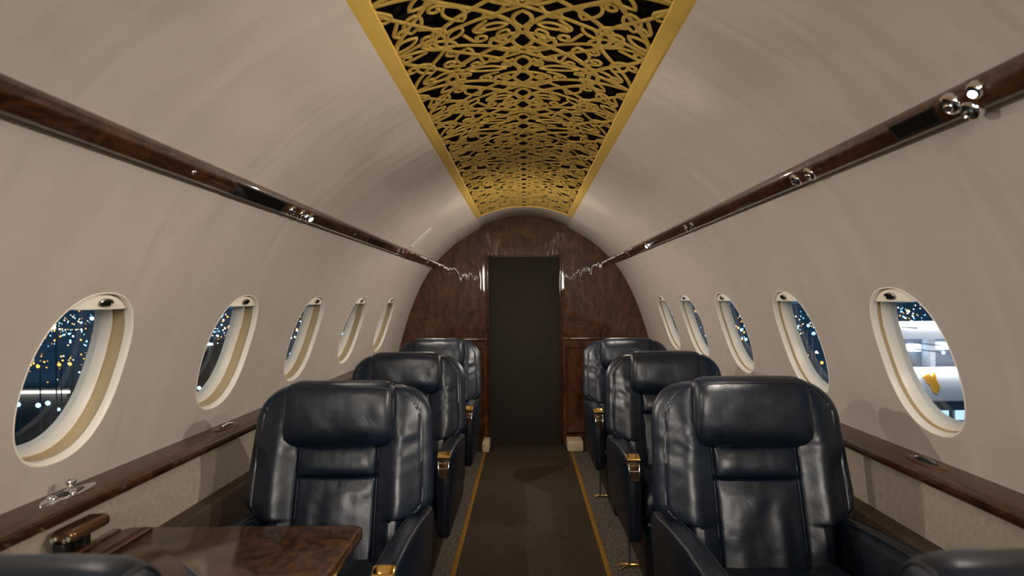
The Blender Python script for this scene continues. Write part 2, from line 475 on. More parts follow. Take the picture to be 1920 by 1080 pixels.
while y > -.4:
    mb = MB()
    for q, (pts, cl, w) in enumerate(TC):
        pp = [(x, y - L + max(-.0, min(L, v))) for x, v in pts]
        ribbon(mb, pp, w, .0045, cl, .004 + .0006*(q % 3))
    mb.build('lattice_panel', M['lattice'], grille, angle=50)
    y -= L
for sd in (-1, 1):
    mb = MB()
    prof = [(.322,.014),(.322,.005),(.325,.002),(.362,.002),(.378,.004),(.378,.014)]
    mb.loft([[flat(sd*u, yy, d)+ginv for u, d in prof] for yy in [Y0+(YG-Y0)*k/40 for k in range(41)]], True, True, True)
    mb.build('edge_band', M['goldframe'], grille, angle=30)
mb = MB()
mb.loft([[flat(.355*k/12, yy, d)+ginv for k in range(-12, 13)] for yy, d in ((YG-.02,.012),(YG-.018,.002),(YG-.002,.002),(YG,.012))], False)
mb.build('end_band', M['goldframe'], grille)

# ------------------------------------------------------------------ rails, ledges, lower walls
RS = {-1: sfind(lambda p: (p[1]-.403*p[0]) if p[0] > .3 else 9), 1: sfind(lambda p: (p[1]-.445*p[0]) if p[0] > .3 else 9)}
def wall_extrude(mb, side, s0, prof, y0, y1, n=30):
    p0 = P(side, 0, s0); (nx, nz), (tx, tz) = secn(s0)
    nrm = Vector((side*nx, 0, nz)); tg = Vector((side*tx, 0, tz))
    rings = []
    for k in range(n+1):
        yy = y0+(y1-y0)*k/n
        rings.append([p0 + tg*t + nrm*h + Vector((0, yy, 0)) for t, h in prof])
    mb.loft(rings, True, True, True)
RAIL = {}
for side in (-1, 1):
    nm = 'left' if side < 0 else 'right'
    r = empty('service_rail', P(side, 2.6, RS[side])); RAIL[side] = r
    tag(r, 'dark walnut burl service rail on the cream left wall, black display inset' if side < 0 else 'dark walnut burl service rail on the cream wall right of the aisle', 'rail')
    inv = -Vector(r.location)
    mb = MB(); wall_extrude(mb, side, RS[side], [(-.027,-.01),(-.027,.008),(-.023,.016),(-.015,.021),(-.004,.0235),(.017,.0225),(.024,.018),(.026,.010),(.026,-.01)], Y0, YB-.004)
    mb.v = [tuple(Vector(v)+inv) for v in mb.v]; mb.build('rail_body', M['rail'], r, angle=25)
    mb = MB(); wall_extrude(mb, side, RS[side], [(.0265,-.008),(.0265,.009),(.030,.009),(.035,.003),(.037,-.008)], Y0, YB-.004)
    mb.v = [tuple(Vector(v)+inv) for v in mb.v]; o = mb.build('lower_flange', M['dado'], r, angle=25); o['label'] = 'thin taupe strip under the wood'
    # ledge under the windows
    X0, X1 = (.930, 1.06)
    zt = .783
    l = empty('window_ledge', (side*1.0, 2.6, zt)); inv = -Vector(l.location)
    tag(l, 'brown walnut ledge under the row of windows on the %s wall' % nm, 'ledge')
    prof = [(1.065, zt-.03), (1.065, zt), (.975, zt-.001), (.962, zt-.003), (.953, zt-.009), (.950, zt-.018), (.954, zt-.028), (.962, zt-.032)]
    mb = MB(); mb.loft([[Vector((side*x, yy, z))+inv for x, z in prof] for yy in [Y0+(YB-.004-Y0)*k/20 for k in range(21)]], True, True, True)
    mb.build('ledge_board', M['ledge'], l, angle=25)
    prof = [(.9535, zt-.007), (.9485, zt-.012), (.9465, zt-.02), (.949, zt-.030), (.955, zt-.0345), (.960, zt-.034), (.956, zt-.02)]
    mb = MB(); mb.loft([[Vector((side*x, yy, z))+inv for x, z in prof] for yy in [Y0+(YB-.004-Y0)*k/20 for k in range(21)]], True, True, True)
    mb.build('ledge_nosing', M['rail'], l, angle=25)
    # lower wall
    mb = MB(); mb.loft([[Vector((side*x, yy, z)) for x, z in [(.968, zt-.01), (.968, zt-.05), (.966,.70), (.962,.60)]] for yy in (Y0, YB)], False)
    struct(mb.build('wall_%s_lower' % nm, M['dado']))
    mb = MB(); mb.loft([[Vector((side*x, yy, z)) for x, z in [(.99,.590), (.99,.614), (.922,.614), (.914,.608), (.912,.598), (.914,.0), (.99,0)]] for yy in (Y0, YB)], True, True, True)
    o = struct(mb.build('trim_1' if side < 0 else 'trim_2', M['kick'], angle=25))

# ------------------------------------------------------------------ floor
def slab(name, x0, x1, z0, z1, mat, y0=Y0, y1=YB, b=.002):
    mb = MB(); mb.rbox(((x0+x1)/2, (y0+y1)/2, (z0+z1)/2), (x1-x0, y1-y0, z1-z0), b, 2)
    return struct(mb.build(name, mat, angle=30))
GL, GR = -.312, .345
slab('floor', -.99, .99, -.04, .0, M['void'], b=0)
slab('floor_runner', GL+.0, GR, -.002, .006, M['carpet'])
slab('trim_3', GL-.024, GL, -.002, .007, M['goldline'])
slab('trim_4', GR, GR+.024, -.002, .007, M['goldline'])
slab('floor_border_left', -.914, GL-.024, -.002, .005, M['border'])
slab('floor_border_right', GR+.024, .914, -.002, .005, M['border'])

# ------------------------------------------------------------------ bulkhead
DX0, DX1, DZ = -.295, .288, 1.199+.350
mb = MB()
NN = 60
half = [(sec(ARC[-1]*k/NN)[0], EYE+sec(ARC[-1]*k/NN)[1]+.03) for k in range(NN+1)]+[(1.06,0)]
outline = [(x, z) for x, z in half]
def fill(poly, y):   # polygon in xz
    mb.add([(x, y, z) for x, z in poly], [tuple(range(len(poly)))])
right = [(DX1, 0), (1.06, 0)] + list(reversed(half[:-1]))
right = [(max(x, DX1), z) for x, z in right if x >= DX1-.05 or z < .1]
def ztop(x):
    for a, b in zip(half[:-1], half[1:]):
        if a[0] <= abs(x) <= b[0]: return a[1]+(b[1]-a[1])*(abs(x)-a[0])/(b[0]-a[0]+1e-9)
    return half[0][1]
# strips in x, each a column from floor (or door head) to the arch
xs = sorted(set([-1.06+2.12*k/64 for k in range(65)]+[DX0, DX1]))
def wallbot(x): return 0 if (x <= DX0+1e-6 or x >= DX1-1e-6) else DZ
for xa, xb in zip(xs[:-1], xs[1:]):
    xm = (xa+xb)/2; inside = DX0 < xm < DX1
    b_ = DZ if inside else 0
    za, zb = (ztop(xa) if abs(xa) < 1.058 else .70), (ztop(xb) if abs(xb) < 1.058 else .70)
    n = 16
    for k in range(n):
        mb.add([(xa, YB, b_+(za-b_)*k/n), (xb, YB, b_+(zb-b_)*k/n), (xb, YB, b_+(zb-b_)*(k+1)/n), (xa, YB, b_+(za-b_)*(k+1)/n)], [(0,1,2,3)])
# jambs
mb.loft([[(DX0, yy, 0), (DX0, yy, DZ), (DX1, yy, DZ), (DX1, yy, 0)] for yy in (YB, YB+.05)], False)
struct(mb.build('wall_front', M['bulk'], weld=1e-4, angle=30))
mb = MB(); mb.rbox(((DX0+DX1)/2, YB+.044, DZ/2), (DX1-DX0+.06, .02, DZ+.06), .003, 2)
d = mb.build('door_1', M['door'], angle=30); struct(d)
mb = MB()
fp = [(DX0-.010, .0), (DX0-.010, DZ+.010), (DX1+.010, DZ+.010), (DX1+.010, 0)]
for a, b in zip(fp[:-1], fp[1:]): mb.tube([(a[0], YB-.002, a[1]), (b[0], YB-.002, b[1])], .008, 8)
struct(mb.build('trim_5', M['rail'], angle=50))
# raised mouldings on the lower bulkhead
for k, (xa, xb) in enumerate([(-.90,-.345), (.338,.90)]):
    mb = MB()
    for z in (.80,): mb.rbox(((xa+xb)/2, YB-.004, z+.075), (xb-xa+.07, .016, .022), .005, 3)
    path = [(xa, YB-.002, .10), (xb, YB-.002, .10), (xb, YB-.002, .80), (xa, YB-.002, .80)]
    mb.tube(path, .010, 8, closed=True)
    struct(mb.build('trim_%d' % (6+k), M['bulk'], angle=40))
# rear end of the cabin behind the camera
mb = MB()
for xa, xb in zip(xs[:-1], xs[1:]):
    za, zb = (ztop(xa) if abs(xa) < 1.058 else .70), (ztop(xb) if abs(xb) < 1.058 else .70)
    mb.add([(xa, Y0, 0), (xb, Y0, 0), (xb, Y0, zb), (xa, Y0, za)], [(0,1,2,3)])
struct(mb.build('wall_rear', M['wall'], weld=1e-4))
for k, (x0, x1, lab) in enumerate([(-.345,-.288,'small cream block on the floor left of the dark door'), (.325,.45,'wider cream block on the floor right of the dark door')]):
    mb = MB(); mb.rbox(((x0+x1)/2, 5.10, .046), (x1-x0, .20, .08), .012, 3)
    tag(mb.build('corner_block', M['block'], angle=40), lab, 'block')

# ------------------------------------------------------------------ seats
ZA = .615      # armrest top
def make_seat(seed, latch_side, name='cabin_seat'):
    rnd = random.Random(seed); sx = seed*13.7
    root = empty(name)
    # ---- backrest
    def hw(z):
        if z < ZA-.03: return .200
        w = .200 + (.274-.200)*math.sqrt(max(0, 1-(1-min(1, (z-(ZA-.03))/.05))**2))
        if z > .66: w -= .014*(z-.66)/.27
        r = .100; top = .947
        if z > top-r:
            q = (z-(top-r))/r; w -= r*(1-math.sqrt(max(0, 1-q*q)))
        return max(w, .02)
    def yfront(z): return .395 + .155*(z-.42)/.52
    def thick(z):
        top = .948; t = .115
        if z > top-.035: t *= math.sqrt(max(.02, 1-((z-(top-.035))/.035)**2))
        return t
    SM = .114
    xi = sorted(set([round(SM+d_, 5) for d_ in (-.020,-.014,-.010,-.007,-.005,-.0035,-.002,-.001,0,.001,.002,.0035,.005,.007,.010,.014,.020)]+[round(.0055*k, 5) for k in range(0, 17)]+[.140,.147,.154,.161,.168,.174,.18]))
    xo = 26
    zz_ = []
    z = .40
    while z < .9465:
        zz_.append(z)
        dz = min(.0050, max(.0012, abs(z-.70)*.28), max(.0012, abs(z-ZA+.012)*.22+.0012), max(.0009, (.9485-z)*.2))
        z += dz
    zz_.append(.9475)
    rings = []
    for z in zz_:
        w = hw(z); th = thick(z)
        k_ = min(1., w/.200)
        pos = [(x*k_, 0) for x in xi]
        xe = xi[-1]*k_
        pos += [(xe+(w-xe)*(1-(1-q/xo)**1.6), 0) for q in range(1, xo+1)]
        xs_ = [-p[0] for p in reversed(pos[1:])]+[p[0] for p in pos]
        ring = []
        for x in xs_:
            u = x/w
            edge = (1-abs(u)**7)**.42 if abs(u) < 1 else 0
            ax = abs(x)
            bulge = 0
            if z > .0:
                bol = math.exp(-((ax-.178)/.045)**2)*.030*sm(.42,.56,z)*(1-.45*sm(.80,.93,z))
                bulge += bol
            seam = SM*k_
            inc = 1-sm(seam-.003, seam+.003, ax)
            # centre panels puff up between the seams
            if z <= .70:
                bulge += inc*.016*(1-(ax/seam)**4)*min(1, ((.70-z)/.04))**.5 if z < .70 else 0
            elif z <= .785:
                q = (z-.70)/.085; bulge += inc*.022*(max(0, 4*q*(1-q)))**.5*(1-(ax/seam)**6)
            bulge -= .010*math.exp(-((ax-seam)/.0045)**2)*(1-sm(.80,.86,z))
            bulge -= .010*math.exp(-((z-.70)/.0040)**2)*inc
            dedge = w-ax
            bulge -= .006*math.exp(-((dedge-.031)/.0026)**2) + .0025*math.exp(-((dedge-.022)/.0018)**2)
            # creases
            wob = N3(x*7+sx, z*7, 3.1)
            g = math.exp(-abs(z-.70)/.030)*.6 if z < .70 else 0
            g += math.exp(-abs(z-.785)/.022) if z > .70 else 0
            bulge += inc*g*.0030*N3(x*62+sx, z*9+wob, 1.3)
            bulge += inc*(.0075*N3(x*21+sx, z*3.6+wob*.6, 8.8) if z < .69 else 0)*sm(.69,.62,z)
            nb = 1-inc
            cz = math.exp(-((z-.795)/.055)**2)
            bulge += nb*.0040*N3(x*6+z*22*(1 if x > 0 else -1)+sx, z*24-ax*18, 5.5)*(.2+cz)
            bulge += nb*.0045*N3(x*9-sx, z*5, 9.1)
            bulge += .0011*N3(x*30+sx, z*30, 2.2)
            ring.append((x, yfront(z) + .05 - (.05+bulge)*edge, z))
        nb_ = 26
        for i in range(1, nb_):
            u = 1-2*i/nb_; u = math.copysign(1-(1-abs(u))**1.6, u)
            e = (1-abs(u)**5)**.4
            ring.append((u*w, yfront(z)+.05+(th-.05)*e if th > .05 else yfront(z)+.05+.01*e, z))
        rings.append(ring)
    mb = MB(); mb.loft(rings, True, True, True)
    back = mb.build('backrest', M['leather'], root, angle=60)
    # piping round the bolster
    mb = MB()
    for off, rr in ((.0245,.0020), (.004,.0030)):
        path = []
        zs = [ZA-.012+(.944-(ZA-.012))*k/60 for k in range(61)]
        for z in zs: path.append((-(hw(z)-off), yfront(z)+(.012 if off > .01 else .045), z))
        for sg_ in (-1, 1):
            mb = MB(); mb.tube([(sg_*x, y_, z) for x, y_, z in path], rr, 6); mb.build('piping', M['thread'], back, angle=60)
    # ---- headrest
    mb = MB(); rings = []
    H = .162; nX = 44
    zc, yc = .872, .532
    def hsec(x, sc, k=1.0):
        ring = []
        for q in range(48):
            t = 2*PI*q/48; c, s_ = math.cos(t), math.sin(t)
            e = 2/2.7
            yy = math.copysign(abs(c)**e, c); zz = math.copysign(abs(s_)**e, s_)
            ry = .060 if c < 0 else .050
            wr = .0028*N3(x*16+sx, zz*2.2+c, 4.4)+.0012*N3(x*45+sx, zz*6+c*2, 7.4)
            lean = .012*zz
            ring.append((x*(1-.02*zz), yc+yy*(ry*sc+wr)+lean, zc+zz*(.096*(.35+.65*sc) if sc < 1 else .096)+(.004*N3(x*9+sx,1,1))))
        return ring
    for i in range(nX+1):
        u = -1+2*i/nX; u = math.copysign(1-(1-abs(u))**1.9, u)
        sc = (max(0, 1-abs(u)**10))**.28
        rings.append(hsec(u*H, max(sc, .55)))
    mb.loft(rings, True, True, True)
    hr = mb.build('headrest', M['leather'], root, angle=60)
    mb = MB()
    for sg in (-1, 1): mb.tube(hsec(sg*.1525, (1-(.1525/H)**10)**.28*1.015), .0024, 6, closed=True)
    ph = [p for p in (hsec(x_, (1-abs(x_/H)**10)**.28*1.003)[17] for x_ in [-.147+.294*k_/24 for k_ in range(25)])]
    mb.tube(ph, .0022, 6)
    mb.build('headrest_piping', M['thread'], hr, angle=60)
    # ---- cushion and leg rest
    mb = MB(); rings = []
    for j in range(33):
        v = -1+2*j/32; v = math.copysign(1-(1-abs(v))**1.8, v)
        e = (max(0, 1-abs(v)**8))**.35
        ring = []
        for q in range(64):
            t = 2*PI*q/64; c, s_ = math.cos(t), math.sin(t)
            x = math.copysign(abs(c)**.42, c)*.196; zz = math.copysign(abs(s_)**.42, s_)
            top = .022*math.exp(-((abs(x)-.165)/.03)**2) if zz > 0 else 0
            ring.append((x*(.9+.1*e), .225+v*.225, .425+zz*.068*max(e, .3)+top*e+(.003*N3(x*20+sx, v*4, 6) if zz > 0 else 0)))
        rings.append(ring)
    mb.loft(rings, True, True, True); cu = mb.build('seat_cushion', M['leather'], root, angle=60)
    mb = MB(); mb.tube([(x, .012, .478) for x in (-.17, -.1, 0, .1, .17)], .003, 6); mb.build('cushion_piping', M['thread'], cu)
    mb = MB(); mb.rbox((0, .05, .315), (.375, .07, .125), .02, 4); mb.rbox((0, .046, .36), (.377, .074, .028), .012, 3)
    mb.build('leg_rest', M['leather_shade'], root)
    # ---- armrests
    for sg in (-1, 1):
        prof = []
        def corner(cy, cz, r, a0, a1, n=6):
            for k in range(n+1):
                a = a0+(a1-a0)*k/n; prof.append((cy+r*math.cos(a), cz+r*math.sin(a)))
        corner(.05, .335, .045, PI*1.5, PI, 6)                    # front bottom
        prof.append((.003, .50))
        corner(.062, ZA-.045, .052, PI, PI*.58, 8)                  # front top
        prof += [(.12, ZA+.004), (.20, ZA+.003), (.32, ZA-.006), (.44, ZA-.02)]
        corner(.57, ZA-.085, .05, PI*.5, 0, 6)
        corner(.57, .34, .05, 0, -PI*.5, 6)
        T = .056
        x0 = sg*.205; x1 = sg*(.205+T)
        rings = []
        for (t, ins) in [(0,.010),(.10,.003),(.22,.0),(.5,-.0015),(.78,.0),(.90,.003),(1,.010)]:
            x = x0+(x1-x0)*t
            cy = sum(p[0] for p in prof)/len(prof); cz = .46
            ring = []
            for (py, pz) in prof:
                # narrower towards the foot
                tap = sg*(-.012)*sm(.50,.30,pz)*t
                dy, dz = py-cy, pz-cz; L_ = math.hypot(dy, dz)
                ring.append((x+tap, py-dy/L_*ins, pz-dz/L_*ins))
            rings.append(ring)
        mb = MB(); mb.loft(rings, True, True, True)
        am = mb.build('armrest', M['leather_shade'], root, angle=55)
        # seams along the outer edges
        mb = MB()
        for t in (.14, .86):
            x = x0+(x1-x0)*t
            mb.tube([(x, py, pz+.0005) for (py, pz) in prof[4:25]], .0016, 6)
        mb.build('armrest_seam', M['thread'], am)
        if sg == latch_side:
            xm = (x0+x1)/2
            mb = MB()    # gold cap rolled over the front corner
            rings = []
            for k in range(10):
                a = PI*.97 - k/9*PI*.50
                rings.append([(xm+q*.0255, .062+(.052+.005)*math.cos(a), ZA-.045+(.052+.005)*math.sin(a)) for q in (-1, -.92, 0, .92, 1)])
            full = []
            for k in range(9):
                a = PI*.76 - k/8*PI*.13
                ring = []
                for q in range(16):
                    t = 2*PI*q/16
                    ring.append((xm+math.copysign(abs(math.cos(t))**.5, math.cos(t))*.0255, .062+(.053+.006*math.sin(t))*math.cos(a), ZA-.045+(.053+.006*math.sin(t))*math.sin(a)))
                full.append(ring)
            mb.loft(full, True, True, True)
            mb.tube([(xm-.024, .019, ZA-.011), (xm+.024, .019, ZA-.011)], .0085, 12)
            lt = mb.build('armrest_latch', M['gold'], am, angle=45); lt['label'] = 'shiny gold latch cap'
            mb = MB()
            for s2 in (-1, 1): mb.tube([(xm+s2*.020, .010, ZA-.022), (xm+s2*.019, -.001, ZA-.05), (xm+s2*.017, -.002, ZA-.082)], .0032, 8)
            mb.tube([(xm-.017, -.002, ZA-.082), (xm+.017, -.002, ZA-.082)], .0032, 8)
            mb.tube([(xm-.018, .004, ZA-.05), (xm+.018, .004, ZA-.05)], .006, 10)
            mb.build('latch_frame', M['chrome'], am, angle=45)
            mb = MB(); mb.rbox((xm, .006, ZA-.052), (.034, .012, .056), .004, 3)
            mb.build('latch_lever', M['bronze'], am)
    # ---- base
    mb = MB(); mb.rbox((0, .31, .20), (.34, .40, .22), .03, 3); mb.rbox((0, .31, .055), (.28, .34, .09), .02, 3)
    mb.build('pedestal', M['black'], root)
    if latch_side > 0: return root
    for q in (-.175, .175):
        mb = MB(); mb.tube([(q, .50, .30), (q, .50, .012)], .006, 8); mb.build('support_rod', M['steel'], root)
    mb = MB()
    mb.tube([(latch_side*.225, .46, .010), (latch_side*.190, .485, .018), (latch_side*.135, .495, .016)], .004, 8)
    mb.tube([(latch_side*.225, .52, .010), (latch_side*.190, .508, .018), (latch_side*.135, .50, .016)], .004, 8)
    mb.build('floor_clip', M['gold'], root)
    return root
LS = make_seat(1, 1); RSeat = make_seat(2, -1)
ZF = -.006
XL, XR = -.547, .632
rows = [1.37, 2.42, 3.48]
labL = ['navy leather seat behind the burl table, its headrest nearest to that table', 'middle navy leather seat in the row along the left windows', 'navy leather seat in the row along the left windows, next to the bulkhead']
labR = ['large navy leather seat right of the aisle, first in its row facing us', 'middle navy leather seat in the row along the right windows', 'navy leather seat in the row along the right windows, next to the bulkhead']
seats = []
for i, yy in enumerate(rows):
    o = LS if i == 0 else copy_tree(LS)
    o.location = (XL, yy, ZF); tag(o, labL[i], 'seat', 'navy leather cabin seats'); seats.append(o)
for i, yy in enumerate([1.25, 2.36, 3.37]):
    o = RSeat if i == 0 else copy_tree(RSeat)
    o.location = (XR+[-.010,0,-.012][i], yy, [.012, ZF, ZF][i]); tag(o, labR[i], 'seat', 'navy leather cabin seats'); seats.append(o)
a = copy_tree(RSeat); a.location = (-.515, 1.135, ZF); a.rotation_euler = (0,0,PI)
tag(a, 'navy seat whose back top shows below the burl table, turned away from us', 'seat', 'navy leather cabin seats')
b = copy_tree(LS); b.location = (.515, 1.128, ZF); b.rotation_euler = (0,0,PI)
tag(b, 'navy seat turned away from us, only its top edge showing under the right ledge', 'seat', 'navy leather cabin seats')

# ------------------------------------------------------------------ table
tb = tag(empty('folding_table', (-.63, 1.2, .70)), 'glossy burl wood folding table in front of a navy seat', 'table')
TX0, TX1, TY0, TY1, TZ = -.895, -.362, .93, 1.43, .70
def T(mb): mb.v = [tuple(Vector(v)-Vector((-.63,1.2,.70))) for v in mb.v]; return mb
def rrect(x0, x1, y0, y1, r, n=6):
    out = []
    for cx, cy, a0 in ((x1-r, y1-r, 0), (x0+r, y1-r, PI/2), (x0+r, y0+r, PI), (x1-r, y0+r, 1.5*PI)):
        for k in range(n+1): out.append((cx+r*math.cos(a0+PI/2*k/n), cy+r*math.sin(a0+PI/2*k/n)))
    return out
mb = MB()
mb.loft([[(x, y_, TZ+dz) for x, y_ in rrect(TX0+i, TX1-i, TY0+i, TY1-i, .022)] for i, dz in ((.006,-.026),(.001,-.023),(0,-.018),(0,-.006),(.0015,-.002),(.005,0))], True, True, True)
T(mb).build('tabletop', M['table'], tb, angle=30)
mb = MB(); mb.rbox(((TX0-.012), 1.19, TZ-.008), (.020, .46, .018), .004, 3); mb.rbox((TX0+.055, 1.19, TZ+.001), (.022, .46, .003), .001, 1)
T(mb).build('hinge_strip', M['rail'], tb)
for q in (1.36, 1.30):
    mb = MB(); mb.rbox((-.945, q, TZ-.02), (.026, .024, .07), .006, 3); T(mb).build('hinge_post', M['black'], tb)
mb = MB(); mb.rbox((-.935, 1.345, TZ+.028), (.050, .12, .026), .011, 4)
c = T(mb).build('hinge_cover', M['bronze'], tb); c['label'] = 'bronze rounded hinge cover'
mb = MB()
for dx in (-.014, .012): mb.lathe([(.0,-.006),(.006,-.004),(.008,0),(.006,.004),(0,.006)], (-.935+dx, 1.283, TZ+.024), (0,1,0), 12)
T(mb).build('cover_stud', M['chrome'], c)
mb = MB(); mb.tube([(-.93, 1.235, TZ+.006), (-.905, 1.235, TZ+.012), (-.875, 1.225, TZ+.010), (-.865, 1.20, TZ+.006)], [.005,.007,.007,.004], 10)
c = T(mb).build('release_lever', M['chrome'], tb); c['label'] = 'chrome release lever'
mb = MB(); mb.rbox((-.74, 1.15, TZ-.045), (.34, .05, .035), .006, 2); mb.rbox((-.86, 1.15, TZ-.075), (.10, .09, .09), .01, 2)
T(mb).build('support_arm', M['steel'], tb)

# ------------------------------------------------------------------ ledge fittings
def ledge_fitting(side, y_, knob, label):
    z = .783; x = side*1.0
    r = tag(empty('ledge_latch', (x, y_, z)), label, 'latch')
    def pl(k, w, n=32):
        return [(w*math.copysign(abs(math.sin(2*PI*q/n))**1.3, math.sin(2*PI*q/n)), k*math.cos(2*PI*q/n)) for q in range(n)]
    mb = MB(); mb.loft([[(px, py, h) for px, py in pl(k, w)] for k, w, h in ((.085,.024,-.001),(.085,.024,.002),(.080,.021,.0035))], True, True, True)
    mb.build('escutcheon', M['chrome' if knob else 'bronze'], r, angle=40)
    mb = MB(); mb.loft([[(px, py, h) for px, py in pl(k, w)] for k, w, h in ((.045,.017,.0036),(.044,.016,.0042))], True, True, True)
    mb.build('slot', M['black'], r, angle=40)
    if knob:
        mb = MB(); mb.lathe([(.012,.004),(.013,.008),(.007,.011),(.005,.018),(.009,.021),(.011,.026),(.009,.031),(.003,.033)], (0,.004,0), (0,0,1), 20)
        mb.build('knob', M['chrome'], r, angle=60)
        for q, (dx, dy) in enumerate(((-.005*side,-.052),(.006*side,-.047),(-.016*side,-.01))):
            mb = MB(); mb.lathe([(.0065,.002),(.0075,.006),(.005,.010),(.0,.0115)], (dx, dy, 0), (0,0,1), 14); mb.build('stud', M['chrome'], r, angle=60)
    else:
        mb = MB(); mb.tube([(0,-.04,.006),(0,0,.011),(0,.04,.006)], .004, 8); mb.build('pull', M['steel'], r)
ledge_fitting(-1, 1.40, True, 'chrome latch plate with knob on the walnut ledge above the table')
ledge_fitting(-1, 2.14, False, 'small dark latch on the left ledge beside the first facing seat')
ledge_fitting(1, 1.60, False, 'slim dark latch on the walnut ledge along the right wall')

# ------------------------------------------------------------------ rail fittings
LENS_ON = emis('lit reading lens', (.80,.92,1.0), 26)
def rail_frame(side, y_, t=-.002):
    p0 = P(side, y_, RS[side]); (nx, nz), (tx, tz) = secn(RS[side])
    return p0, Vector((side*nx, 0, nz)), Vector((side*tx, 0, tz))
def reading_light(side, y_, on, label, t=.004, sc=1.):
    p0, n, tg = rail_frame(side, y_); o0 = p0+tg*t+n*.022
    r = tag(empty('reading_light', o0), label, 'reading light', 'reading lights in the rails')
    ax = (n*1 + Vector((0,-.15,-.25))).normalized()
    mb = MB(); mb.lathe([(.019*sc,-.006),(.019*sc,.003),(.016*sc,.006),(.013*sc,.004),(.012*sc,-.002)], (0,0,0), n, 24, caps=False); mb.build('bezel', M['chrome'], r, angle=50)
    mb = MB(); mb.lathe([(.0135*sc,-.008),(.0125*sc,.000),(.011*sc,.006),(.010*sc,.008)], (0,0,0), ax, 20); g = mb.build('lamp_body', M['black'], r, angle=50)
    mb = MB(); mb.lathe([(.0085*sc,.0075),(.008*sc,.010),(.005*sc,.0115),(.001,.012)], (0,0,0), ax, 16); mb.build('lens', LENS_ON if on else M['chrome'], r, angle=60)
    return o0, ax
def air_vent(side, y_, label, t=.004):
    p0, n, tg = rail_frame(side, y_); o0 = p0+tg*t+n*.022
    r = tag(empty('air_vent', o0), label, 'air vent', 'air vents in the rails')
    mb = MB(); mb.lathe([(.018,-.006),(.018,.003),(.015,.006),(.0125,.003),(.012,-.003)], (0,0,0), n, 24, caps=False); mb.build('bezel', M['chrome'], r, angle=50)
    ax = (n+Vector((0,-.3,0))).normalized()
    mb = MB(); mb.lathe([(.0125,-.006),(.0115,.002),(.008,.010),(.0065,.012)], (0,0,0), ax, 18); mb.build('nozzle', M['black'], r, angle=50)
    mb = MB(); mb.lathe([(.0072,.0115),(.0078,.0135),(.005,.0145),(.003,.012)], (0,0,0), ax, 16); mb.build('nozzle_ring', M['chrome'], r, angle=50)
def panel(side, y0, y1, label, mat=None, name='display_panel', t0=-.016, t1=.018):
    p0, n, tg = rail_frame(side, (y0+y1)/2)
    rail = RAIL[side]; o0 = p0+n*.0225-Vector(rail.location)
    h = (y1-y0)/2
    def q(y_, t, hh): return Vector((0, y_, 0))+tg*t+n*hh
    mb = MB(); mb.loft([[q(-h+i, t0+i, hh), q(h-i, t0+i, hh), q(h-i, t1-i, hh), q(-h+i, t1-i, hh)] for i, hh in ((0,-.002),(0,.0015),(.002,.003))], True, True, True)
    pn = mb.build(name, mat or M['darkglass'], rail, smooth=False, loc=o0); pn['label'] = label
    mb = MB(); mb.tube([q(-h, t0, .002), q(h, t0, .002), q(h, t1, .002), q(-h, t1, .002)], .0014, 6, closed=True); mb.build('panel_rim', M['black'] if mat is None else M['bronze'], pn)
lights = []
lights.append(reading_light(-1, 2.16, True, 'lit reading light in the left rail beside the black display'))
reading_light(-1, 2.08, False, 'unlit chrome reading light next to the lit one in the left rail')
air_vent(-1, 1.99, 'chrome air vent at the far end of the black display in the left rail')
panel(-1, 1.60, 1.92, 'long black glass display set into the left walnut rail')
panel(-1, 2.95, 3.30, 'short dark panel in the left rail towards the bulkhead', t0=-.014, t1=.016)
reading_light(-1, 3.66, False, 'unlit reading light in the left rail near the bulkhead, before an air vent')
air_vent(-1, 3.80, 'air vent in the left rail near the bulkhead, beside a bronze panel')
panel(-1, 3.90, 4.40, 'bronze brown panel in the left rail near the bulkhead', M['bronze'], 'control_panel')
reading_light(-1, 4.75, False, 'last reading light in the left rail, next to the bulkhead')
lights.append(reading_light(1, .985, True, 'lit reading light nearest to us high in the right rail', -.012, .75))
reading_light(1, 1.045, False, 'unlit chrome reading light just below the lit one in the right rail', -.008)
air_vent(1, 1.02, 'dark air vent under the lit reading light in the right rail', .016)
panel(1, 1.085, 1.21, 'dark panel beside the vent nearest to us in the right rail', t0=-.018, t1=.012)
reading_light(1, 1.58, False, 'unlit reading light in the right rail above the first window', .004)
air_vent(1, 1.66, 'air vent in the right rail above the first right window')
air_vent(1, 2.68, 'air vent halfway along the right rail')
reading_light(1, 2.78, False, 'unlit reading light halfway along the right rail')
lights.append(reading_light(1, 3.68, True, 'lit reading light in the right rail towards the bulkhead'))
panel(1, 4.35, 4.85, 'bronze brown panel in the right rail next to the bulkhead', M['bronze'], 'control_panel')
for side, y_, lab in ((-1, 1.40, 'tiny chrome stud on the left rail before the display'), (-1, 2.73, 'tiny chrome stud in the middle of the left rail')):
    p0, n, tg = rail_frame(side, y_)
    mb = MB(); mb.lathe([(.006,-.004),(.006,.001),(.004,.003),(.001,.004)], (0,0,0), n, 14)
    tag(mb.build('rail_stud', M['chrome'], angle=50, loc=p0+n*.0235), lab, 'stud')

